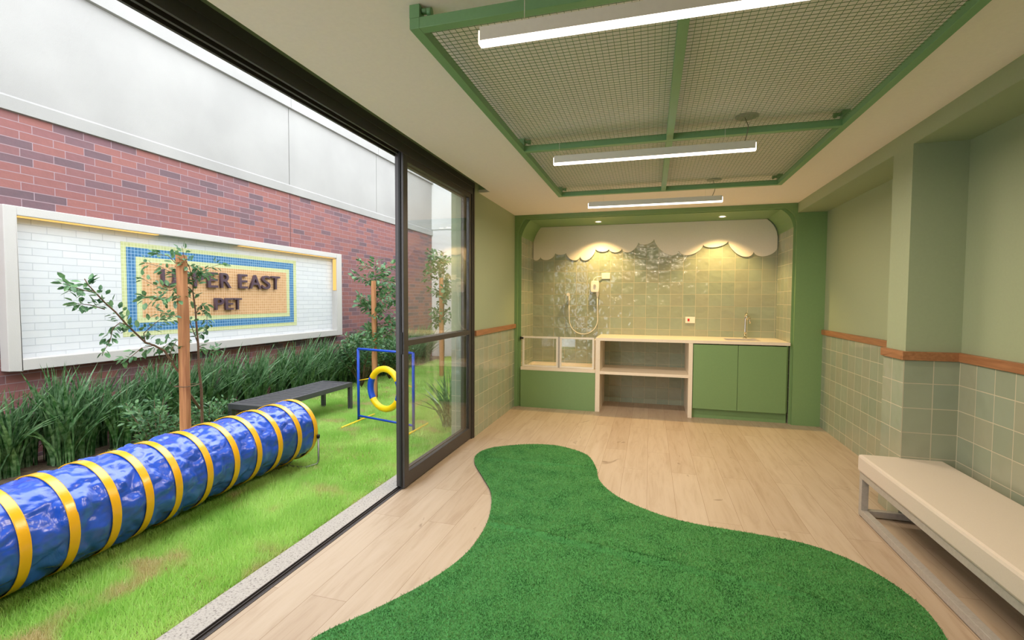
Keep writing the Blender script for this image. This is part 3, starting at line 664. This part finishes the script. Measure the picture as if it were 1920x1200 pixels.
# far end wall of the garden
fw = MB(); zj = 1.4 + (3.03 - 1.4) * KW
fw.box(XW, XO, yE, yE + .3, -.3, z_br + .12, 0); fw.box(XW, XO, yE + .03, yE + .3, z_br + .12, z_br + .15, 0); fw.box(XW, XO, yE, yE + .3, z_br + .15, zTop + .3, 0)
struct(fw.build('wall_far', m_wallfar))

# the name sign
sg = thing('name_sign', 'large framed wall sign reading UPPER EAST PET in dark letters on tan mosaic', 'sign', (XW + .05, (sy0 + sy1) / 2, sz0))
xf = XW + .106
def yzbox(mb, y0, y1, z0, z1, x0, x1, mi=0): mb.box(x0, x1, y0, y1, z0, z1, mi)
Yo0, Zo0 = 2.566 * KW * 4.9 / 4.9, 0
def Wf(y, z):   # measured at 4.9 m -> front face of the surround
    s = abs(xf) / 4.9; return (y * s, 1.4 + (z - 1.4) * s)
oy0, oz0 = Wf(2.567, .806); oy1, oz1 = Wf(6.897, 2.135); ny0, nz0 = Wf(2.652, .898); ny1, nz1 = Wf(6.765, 2.06)
fr = MB(); yzbox(fr, oy0, ny0, oz0, oz1, XW, xf); yzbox(fr, ny1, oy1, oz0, oz1, XW, xf); yzbox(fr, ny0, ny1, nz1, oz1, XW, xf); yzbox(fr, ny0, ny1, oz0, nz0, XW, xf)
fr.build('surround', m_frame_s, sg, bevel=.006)
tl = MB(); yzbox(tl, ny0 - .01, ny1 + .01, nz0 - .02, nz1 + .04, XW - .03, XW + .004); tl.build('tile_panel', m_subway, sg)
mo = MB()
def Wr(y0, y1, z0, z1): a = W(y0, z0); b2 = W(y1, z1); return a[0], b2[0], a[1], b2[1]
R0 = Wr(3.505, 5.935, 1.015, 1.955); R1 = Wr(3.553, 5.875, 1.06, 1.908); R2 = Wr(3.643, 5.79, 1.148, 1.818); R3 = Wr(3.697, 5.73, 1.198, 1.768)
yzbox(mo, *R0, XW + .004, XW + .007, 0); mo.build('lime_border', m_mlime, sg)
mo = MB(); yzbox(mo, *R1, XW + .007, XW + .009); mo.build('blue_border', m_mblue, sg)
mo = MB(); yzbox(mo, *R2, XW + .009, XW + .011); mo.build('lime_border', m_mlime, sg)
mo = MB(); yzbox(mo, *R3, XW + .011, XW + .013); mo.build('tan_field', m_mtan, sg)
def letter(ch, y0, y1, z0, z1):
    a = W(y0, z0); b2 = W(y1, z1); y0, z0, y1, z1 = a[0], a[1], b2[0], b2[1]
    cu = bpy.data.curves.new('t', 'FONT'); cu.body = ch; cu.extrude = .5; cu.offset = .008; cu.resolution_u = 6
    to = bpy.data.objects.new('t', cu); S.collection.objects.link(to); dg = bpy.context.evaluated_depsgraph_get()
    me = bpy.data.meshes.new_from_object(to.evaluated_get(dg)); bpy.data.objects.remove(to)
    co = np.empty(len(me.vertices) * 3); me.vertices.foreach_get('co', co); co = co.reshape(-1, 3); mn, mx = co.min(0), co.max(0); u = (co - mn) / (mx - mn)
    ew = .0; X = XW + .022 + u[:, 2] * .030; Yv = y0 + u[:, 0] * (y1 - y0); Zv = z0 + u[:, 1] * (z1 - z0)
    me.vertices.foreach_set('co', np.stack([X, Yv, Zv], 1).reshape(-1)); me.update(); me.materials.clear(); me.materials.append(m_letter)
    for p in me.polygons: p.material_index = 0
    me.name = 'letter'; o = bpy.data.objects.new('letter', me); S.collection.objects.link(o); o.parent = sg; o.matrix_parent_inverse = sg.matrix_world.inverted()
z0, z1 = 1.527, 1.707
for ch, a, b2 in (('U', 3.885, 4.045), ('P', 4.085, 4.212), ('P', 4.255, 4.392), ('E', 4.432, 4.57), ('R', 4.61, 4.76), ('E', 4.878, 5.01), ('A', 5.044, 5.233), ('S', 5.25, 5.395), ('T', 5.415, 5.571)): letter(ch, a, b2, z0, z1)
for ch, a, b2 in (('P', 4.525, 4.645), ('E', 4.672, 4.785), ('T', 4.795, 4.912)): letter(ch, a, b2, 1.262, 1.405)
for a in ((ny0 + .02, ny0 + 1.25, nz1 - .008, nz1 - .001), (ny1 - 2.0, ny1 - .02, nz1 - .006, nz1 - .001), (ny1 - .008, ny1 - .001, nz1 - .55, nz1 - .02)):
    ls = MB(); yzbox(ls, *a, XW + .03, XW + .09); ls.build('led_glow_band', m_led, sg)  # LED strips widened into emissive bands that imitate the lit sign recess

# outdoor slatted bench
ob_ = thing('slatted_bench', 'low charcoal metal garden bench with a slatted top on the lawn', 'bench', (-3.96, 4.7, GZ))
x0, x1, y0, y1, zt = -4.19, -3.735, 3.95, 5.46, .31
def part(nm, x0, x1, y0, y1, z0, z1): MB().box(x0, x1, y0, y1, z0, z1).build(nm, m_bench, ob_, bevel=.002)
part('rail', x0, x0 + .04, y0, y1, zt - .055, zt); part('rail', x1 - .04, x1, y0, y1, zt - .055, zt); part('rail', x0 + .04, x1 - .04, y0, y0 + .04, zt - .055, zt); part('rail', x0 + .04, x1 - .04, y1 - .04, y1, zt - .055, zt)
ns = 21
for i in range(ns):
    a = y0 + .048 + (y1 - y0 - .096) * i / ns; part('slat', x0 + .04, x1 - .04, a, a + .052, zt - .02, zt - .002)
for x in (x0, x1 - .045):
    for y in (y0, y1 - .045): part('leg', x, x + .045, y, y + .045, GZ - .01, zt - .055)

# agility tunnel
tn = thing('agility_tunnel', 'long crumpled blue vinyl play tunnel with yellow hoops lying on the lawn', 'play tunnel', (-3.0, 2.3, GZ))
Ry = [.47, .67, .87, 1.07, 1.27, 1.47, 1.665, 1.86, 2.04, 2.225, 2.455, 2.68, 2.885, 3.09, 3.30, 3.50]
def axis_pt(y): t = (y - 1.0) / 2.5; return (-2.985 - .045 * t + .012 * math.sin(y * 4.0), .232 + .022 * t)
from mathutils import noise as mnoise
NA = 150; ys = np.arange(Ry[0] - .03, Ry[-1] + .03, .009)
def rad(y, a, band=False):
    dm = min(abs(y - r) for r in Ry); gap = .105; s = min(1, dm / gap)
    base = .252
    if band: return base + .004
    p = Vector((math.cos(a) * 1.1, y * 4.2, math.sin(a) * 1.1)); 
    n1 = mnoise.noise(p * 1.6) ; n2 = mnoise.noise(Vector((math.cos(a) * 2.5 + 9, y * 7, math.sin(a) * 2.5)) * 1.5); n3 = abs(mnoise.noise(Vector((math.cos(a) * 2 + 4, y * 9 + a, math.sin(a) * 2)) * 1.4))
    k = min(1, dm / .05)
    q1 = Vector((math.cos(a) * 3.0, y * 11 + math.cos(a) * 2, math.sin(a) * 3.0)); dd, pp = mnoise.voronoi(q1 * .52); fct = (dd[1] - dd[0])
    q2 = Vector((math.cos(a) * 6.5 + 3, y * 17, math.sin(a) * 6.5 + a)); d2, p2 = mnoise.voronoi(q2 * .8)
    return base - .006 * s + k * (.012 * n1 + .006 * n2 - .010 * n3 + .034 * min(fct, .8) + .010 * min(d2[1] - d2[0], .6) - .008)
def tube_mesh(ys, band):
    m = MB(); n = NA
    for y in ys:
        cx_, cz_ = axis_pt(y)
        for k in range(n):
            a = 2 * PI * k / n; r = rad(y, a, band); z = cz_ + r * math.sin(a); x = cx_ + r * math.cos(a); m.v.append((x, y, max(z, GZ + .008)))
    for i in range(len(ys) - 1):
        for k in range(n):
            k2 = (k + 1) % n; m.f.append((i*n + k, i*n + k2, (i+1)*n + k2, (i+1)*n + k)); m.m.append(0); m.sm.append(True); m.uv += [(0, 0)] * 4
    return m
ft = tube_mesh(ys, False).build('tunnel_skin', m_vblue, tn, fix=False); sm = ft.modifiers.new('thickness', 'SOLIDIFY'); sm.thickness = .003
for r_ in Ry:
    bnm = tube_mesh(np.array([r_ - .022, r_ - .018, r_, r_ + .018, r_ + .022]) + (-.004 if r_ == Ry[-1] else 0), True).build('hoop_band', m_vyel, tn, fix=False)
    s2 = bnm.modifiers.new('thickness', 'SOLIDIFY'); s2.thickness = .006
st = MB(); cx_, cz_ = axis_pt(3.5)
xr_ = cx_ + .263
st.tube([(xr_ - .32, 3.40, GZ + .01), (xr_ - .05, 3.42, GZ + .012), (xr_ - .0, 3.5, GZ + .02), (xr_ + .004, 3.515, GZ + .05), (xr_ + .004, 3.515, .20)], .0085, 10)
st.build('stand', m_zinc, tn)
sc_ = MB(); sc_.tube([(xr_ + .004, 3.515, .195), (xr_ + .004, 3.515, .222)], .014, 10); sc_.build('end_cap', m_rubber, tn); sc_ = MB(); sc_.tube([(xr_ - .325, 3.398, GZ + .01), (xr_ - .30, 3.40, GZ + .01)], .0105, 10); sc_.build('end_cap', m_rubber, tn)

# hoop jump
hj = thing('hoop_jump', 'blue agility frame holding a yellow and blue foam ring on the lawn', 'hoop jump', (-2.88, 4.83, GZ))
A = Vector((-3.295, 4.935, 0)); B = Vector((-2.462, 4.712, 0)); dirv = (B - A).normalized(); zb0, zt0_ = .02, .815
def hb(p, q_, r=.016, nm='frame_tube', m=m_blu):
    MB().tube([p, q_], r, 10).build(nm, m, hj)
hb(A + Vector((0, 0, GZ)), A + Vector((0, 0, zt0_))); hb(B + Vector((0, 0, GZ)), B + Vector((0, 0, zt0_))); hb(A + Vector((0, 0, zt0_)), B + Vector((0, 0, zt0_)), .014); hb(A + Vector((0, 0, zb0)), B + Vector((0, 0, zb0)), .012)
C_ = A.lerp(B, .5) + Vector((0, 0, .382)); R_, r_ = .228, .036
def ringseg(a0, a1, m, nm):
    pts = [C_ + dirv * (R_ * math.cos(a)) + Vector((0, 0, R_ * math.sin(a))) for a in np.linspace(a0, a1, 26)]
    MB().tube(pts, r_, 14).build(nm, m, hj)
D = math.radians
ringseg(D(28), D(150), m_yel, 'ring_segment'); ringseg(D(150), D(214), m_blu, 'ring_segment'); ringseg(D(214), D(332), m_yel, 'ring_segment'); ringseg(D(-28), D(28), m_blu, 'ring_segment')
pl = C_ + dirv * (R_ * math.cos(D(152))) + Vector((0, 0, R_ * math.sin(D(152)))); hb(A + Vector((0, 0, .44)), pl, .005, 'strap', m_yel)
pr2 = C_ + dirv * (R_ * math.cos(D(28))) + Vector((0, 0, R_ * math.sin(D(28)))); hb(B + Vector((0, 0, .44)), pr2, .005, 'strap', m_yel)
for P0 in (A, B): hb(P0 + Vector((.02, -.36, GZ + .02)), P0 + Vector((.02, .31, GZ + .02)), .011, 'foot_bar', m_yel)
# second, mostly hidden jump by the house wall
h2 = thing('bar_jump', 'blue upright of an agility jump half hidden behind the house wall', 'jump', (-3.15, 7.45, GZ))
MB().tube([(-3.16, 7.45, GZ), (-3.16, 7.45, .56)], .018, 10).build('upright', m_blu, h2); MB().tube([(-2.35, 7.45, GZ), (-2.35, 7.45, .56)], .018, 10).build('upright', m_blu, h2); MB().tube([(-3.16, 7.45, .22), (-2.35, 7.45, .22)], .014, 10).build('bar', m_blu, h2)

# strap-leaved plants
def strap_mesh(seed, nb, hgt, spread):
    r = random.Random(seed); m = MB()
    for _ in range(nb):
        a = r.uniform(-1.35, 1.35); h = hgt * r.uniform(.6, 1.08); lean = r.uniform(.03, spread) * (1 if r.random() < .85 else 1.9); wd_ = r.uniform(.009, .017)
        bx_, by_ = r.uniform(-.07, .07), r.uniform(-.07, .07); n_ = 7; tw_ = r.uniform(0, 2 * PI); L = []
        droop = r.uniform(.0, .35) if lean > spread * .7 else r.uniform(0, .1)
        for i in range(n_ + 1):
            t = i / n_; o_ = lean * t ** 1.8; z = h * (t - droop * t ** 3); w_ = wd_ * (.55 + .45 * min(1, t * 3)) * (1 - .15 * t) if t < .6 else wd_ * .91 * (1 - (t - .6) / .4) ** .8
            px, py = bx_ + math.cos(a) * o_, by_ + math.sin(a) * o_; dx, dy = -math.sin(a + tw_ * .25) * w_, math.cos(a + tw_ * .25) * w_
            L.append(((px - dx, py - dy, z), (px + dx, py + dy, z)))
        for (p, q_), (p2, q2) in zip(L, L[1:]): m.poly([p, q_, q2, p2], 0, [(0, 0)] * 4, True)
    return m
def inst(o, loc, rz, sc, label, cat, group):
    c = o.copy(); S.collection.objects.link(c); c.location = loc; c.rotation_euler = (0, 0, rz); c.scale = (sc, sc, sc); tag(c, label, cat, group); return c
protos = [strap_mesh(i, 84, .82, .34) for i in range(6)]; pobj = []
def zone(y):
    if y < 3.9: w_ = 'behind the blue tunnel, left of the nearest wooden stake'
    elif y < 5.2: w_ = 'under the name sign, just right of the nearest wooden stake'
    elif y < 7.3: w_ = 'behind the charcoal slatted bench, under the right end of the sign'
    elif y < 9.0: w_ = 'behind the hoop jump, under bare brick wall'
    else: w_ = 'near the white end wall, seen through the glass door'
    return 'upright strap-leaved green clump ' + w_, 'strap-leaved clumps ' + w_
k = 0; y = 2.25
while y < yE - .85:
    for row, xx in ((0, -4.88), (1, -5.09)):
        loc = (xx + random.uniform(-.05, .05), y + random.uniform(-.06, .06) + row * .18, GZ + .01); sc = random.uniform(.88, 1.08); rz = random.uniform(-.2, .2)
        if k < 6:
            o = protos[k].build('strap_leaf_plant', m_strap, loc=loc, fix=False); o.rotation_euler = (0, 0, rz); o.scale = (sc,) * 3; tag(o, zone(loc[1])[0], 'plant', zone(loc[1])[1]); pobj.append(o)
        else: inst(pobj[k % 6], loc, rz, sc, zone(loc[1])[0], 'plant', zone(loc[1])[1])
        k += 1
    y += .29
o = strap_mesh(77, 34, .68, .40).build('strap_leaf_plant', m_strap, loc=(-2.16, 5.0, GZ), fix=False); o.rotation_euler = (0, 0, 3.0); tag(o, 'single clump of long arching leaves growing beside the door reveal, behind the glass', 'plant')

# leaves on twigs
def leafcloud(twigs, per, size, seed, spread=.03):
    r = random.Random(seed); m = MB()
    for tw in twigs:
        tw = [Vector(p) for p in tw]; segs = list(zip(tw, tw[1:])); L = sum((b2 - a).length for a, b2 in segs); cnt = max(3, int(L * per))
        for _ in range(cnt):
            t = r.random() ** .75 * L; 
            for a, b2 in segs:
                l = (b2 - a).length
                if t <= l or (a, b2) == segs[-1]: p = a.lerp(b2, min(1, t / max(l, 1e-6))); d = (b2 - a).normalized(); break
                t -= l
            side = Vector((r.gauss(0, 1), r.gauss(0, 1), r.gauss(0, .6))); side = (side - d * side.dot(d)); side.normalize()
            ax = (side * .8 + d * .6 + Vector((0, 0, -.15))).normalized(); nrm = ax.cross(Vector((r.gauss(0, .5), r.gauss(0, .5), 1))).normalized(); up_ = nrm.cross(ax)
            s_ = size * r.uniform(.65, 1.15); p = p + side * r.uniform(0, spread); w_ = s_ * .26
            q0 = p; q1 = p + ax * s_ * .35 + nrm * w_ + up_ * .004; q2 = p + ax * s_ * .75 + nrm * w_ * .75; q3 = p + ax * s_ - up_ * .004; q4 = p + ax * s_ * .75 - nrm * w_ * .75; q5 = p + ax * s_ * .35 - nrm * w_ + up_ * .004
            m.poly([q0, q1, q2, q3], 0, [(0, 0)] * 4, True); m.poly([q0, q3, q4, q5], 0, [(0, 0)] * 4, True)
    return m
def wood_mesh(twigs, r0, r1):
    m = MB()
    for tw, (a, b2) in zip(twigs, [(r0[i], r1[i]) for i in range(len(twigs))]):
        n_ = len(tw); m.tube(tw, [a + (b2 - a) * i / (n_ - 1) for i in range(n_)], 6)
    return m
BR = {'trunk': [(3.23,-.06),(3.24,.29),(3.24,.61),(3.22,.8),(3.22,.99),(3.21,1.13),(3.2,1.31),(3.18,1.46),(3.13,1.5),(3.1,1.53)], 'fork': [(3.18,1.46),(3.19,1.53),(3.22,1.58),(3.24,1.65)],
 'left': [(3.22,.45),(3.1,.64),(3.05,.78),(3.01,.83),(2.92,.98),(2.84,1.03),(2.77,1.06),(2.64,1.2),(2.56,1.3),(2.49,1.37),(2.44,1.43),(2.39,1.49),(2.37,1.53)],
 'left_up': [(2.49,1.32),(2.4,1.35),(2.32,1.36),(2.26,1.35)], 'left_top': [(2.43,1.44),(2.37,1.45),(2.31,1.47),(2.26,1.49)], 'left_low': [(2.64,1.2),(2.59,1.22),(2.54,1.18),(2.52,1.09),(2.47,1.01)],
 'left_mid': [(2.77,1.06),(2.76,1.13),(2.83,1.19),(2.89,1.23),(3.02,1.27)], 'up_a': [(3.13,1.5),(3.03,1.59),(2.9,1.65),(2.78,1.67)], 'up_b': [(3.13,1.5),(3.06,1.66),(2.97,1.74),(2.86,1.74)], 'up_c': [(3.18,1.46),(3.03,1.4),(2.9,1.4),(2.77,1.4)],
 'up_d': [(3.22,1.58),(3.3,1.65),(3.38,1.68),(3.46,1.71)], 'up_e': [(3.19,1.53),(3.15,1.67),(3.11,1.73),(3.09,1.83)], 'up_f': [(3.1,1.53),(2.98,1.46),(2.85,1.5),(2.74,1.56)], 'r_a': [(3.2,1.26),(3.27,1.36),(3.31,1.26),(3.31,1.15),(3.24,1.08)],
 'r_b': [(3.22,.99),(3.29,.96),(3.37,.93),(3.43,.94)], 'r_c': [(3.21,1.03),(3.14,1.22),(2.98,1.27),(2.89,1.29)], 'r_d': [(3.01,.83),(2.97,.96),(3.02,1.05),(3.11,1.08)],
 'l_b': [(2.84,1.03),(2.74,1.02),(2.66,.96),(2.6,.93)], 'l_c': [(2.84,1.03),(2.90,1.00),(2.96,1.04)], 'r_e': [(3.1,1.53),(3.2,1.62),(3.3,1.60),(3.36,1.62)]}
rr_ = random.Random(5)
tws = {}
for kx, v in BR.items():
    off = 0 if kx in ('trunk',) else rr_.uniform(-.28, .22); n_ = len(v); tws[kx] = [(-3.80 + (off * i / (n_ - 1)), y_, z_) for i, (y_, z_) in enumerate(v)]
# keep projection: slide points along the view ray when they leave the X = -3.72 plane
def reproj(p): s = p[0] / -3.72; return (p[0], p[1] * s, 1.4 + (p[2] - 1.4) * s)
tws = {k2: [reproj(p) for p in v] for k2, v in tws.items()}
tree = thing('young_tree', 'young small-leaved tree with long arching branches in front of the name sign', 'tree', (-3.80, 3.3, GZ))
keys = list(tws); wm = wood_mesh([tws[k2] for k2 in keys], [.014 if k2 == 'trunk' else (.011 if k2 == 'left' else .004) for k2 in keys], [.004 if k2 == 'trunk' else (.003 if k2 == 'left' else .0015) for k2 in keys])
wm.build('trunk', m_bark, tree, fix=False)
lt = []
for k2 in keys:
    if k2 == 'trunk': lt.append(tws[k2][6:])
    elif k2 == 'left': lt.append(tws[k2][6:])
    else: lt.append(tws[k2])
leafcloud(lt, 95, .060, 3, .045).build('foliage', m_leaf, tree, fix=False)
def stake(x, y, top, w_, label, n=1):
    m = MB(); r = random.Random(int(x * 100 + y * 10)); L = []
    for i in range(9):
        t = i / 8; h_ = w_ / 2 * (1 + r.uniform(-.06, .06)); cx_ = x + r.uniform(-.003, .003); cy_ = y + r.uniform(-.003, .003); z = GZ - .05 + (top - GZ + .05) * t
        ch = h_ * .55; L.append([(cx_ + a * h_, cy_ + b2 * ch, z) if abs(a) == 1 else (cx_ + a * ch, cy_ + b2 * h_, z) for a, b2 in ((1, -1), (1, 1), (.99, 1), (-.99, 1), (-1, 1), (-1, -1), (-.99, -1), (.99, -1))])
    for a, b2 in zip(L, L[1:]):
        for i in range(8): m.poly([a[i], a[(i+1) % 8], b2[(i+1) % 8], b2[i]])
    m.poly(L[-1]); o = m.build('wooden_stake', m_stake); return tag(o, label, 'stake')
stake(-3.75, 3.112, 1.758, .074, 'thick wooden stake in front of the name sign, tied to the nearest young tree')
ti = MB(); ti.tube([(-3.70, 3.06, .665), (-3.70, 3.165, .66), (-3.76, 3.25, .655), (-3.80, 3.30, .65), (-3.82, 3.27, .655), (-3.80, 3.165, .66), (-3.80, 3.06, .665), (-3.70, 3.06, .665)], .004, 6)
tag(ti.build('tie_cord', m_bark), 'brown cord tying the nearest young tree to its wooden stake', 'cord')
def randtree(x, y, top, label, seed, blobs, per=60, size=.065):
    r = random.Random(seed); t = thing('young_tree', label, 'tree', (x, y, GZ), 'young staked trees on the lawn'); tr = [(x + .02, y + .05, GZ)]; n_ = 8
    for i in range(1, n_ + 1): tr.append((x + .02 + r.uniform(-.015, .015), y + .05 + r.uniform(-.02, .02), GZ + (top - GZ) * i / n_))
    tws_ = [tr]
    for i in range(blobs):
        z = r.uniform(.28, 1) ** .8 * (top - .12) + .02; a = r.uniform(0, 2 * PI); L = r.uniform(.22, .42); el = r.uniform(-.1, .6); p = Vector((x + .02, y + .05, z)); d = Vector((math.cos(a), math.sin(a), el)).normalized()
        pts = [tuple(p)]; 
        for s_ in range(4): d = (d + Vector((r.uniform(-.2, .2), r.uniform(-.2, .2), r.uniform(-.15, .2)))).normalized(); p = p + d * L / 4; pts.append(tuple(p))
        tws_.append(pts)
    wood_mesh(tws_, [.012] + [.004] * blobs, [.004] + [.0015] * blobs).build('trunk', m_bark, t, fix=False)
    leafcloud([tws_[0][5:]] + tws_[1:], per, size, seed + 1, .06).build('foliage', m_leaf, t, fix=False)
randtree(-3.83, 6.12, 1.98, 'young tree behind the hoop jump, in front of bare brick wall', 21, 34, 110, .075)
stake(-3.79, 6.07, 1.66, .06, 'wooden stake behind the hoop jump, holding the middle young tree')
randtree(-3.78, 8.36, 2.3, 'young tree seen through the glass panel near the white end wall', 35, 36, 105, .08)
stake(-3.74, 8.27, 1.80, .07, 'wooden stake seen through the glass panel, holding the farthest young tree')
# leafy shrubs
def shrub(x, y, h_, rad_, label, seed, per=110, size=.055, n_=26):
    r = random.Random(seed); t = thing('leafy_shrub', label, 'shrub', (x, y, GZ)); tw = []
    for i in range(n_):
        a = r.uniform(0, 2 * PI); L = r.uniform(.3, 1) * rad_; hh = h_ * r.uniform(.5, 1); p0 = (x, y, GZ)
        tw.append([p0, (x + math.cos(a) * L * .4, y + math.sin(a) * L * .4, GZ + hh * .5), (x + math.cos(a) * L * .8, y + math.sin(a) * L * .8, GZ + hh * .85), (x + math.cos(a) * L, y + math.sin(a) * L, GZ + hh)])
    wood_mesh(tw, [.004] * n_, [.0015] * n_).build('stems', m_bark, t, fix=False); leafcloud([q_[1:] for q_ in tw], per, size, seed, .04).build('foliage', m_leaf, t, fix=False)
shrub(-4.25, 3.25, .52, .36, 'low leafy shrub at the foot of the nearest wooden stake', 51)
shrub(-4.35, 3.85, .42, .30, 'low leafy shrub between the nearest stake and the slatted bench', 52)
shrub(-4.55, 6.9, .95, .42, 'bushy leafy shrub by the brick wall behind the hoop jump', 53, 120, .065, 34)
shrub(-4.5, 7.7, .80, .40, 'bushy leafy shrub by the brick wall seen beside the door frame', 54, 120, .065, 30)
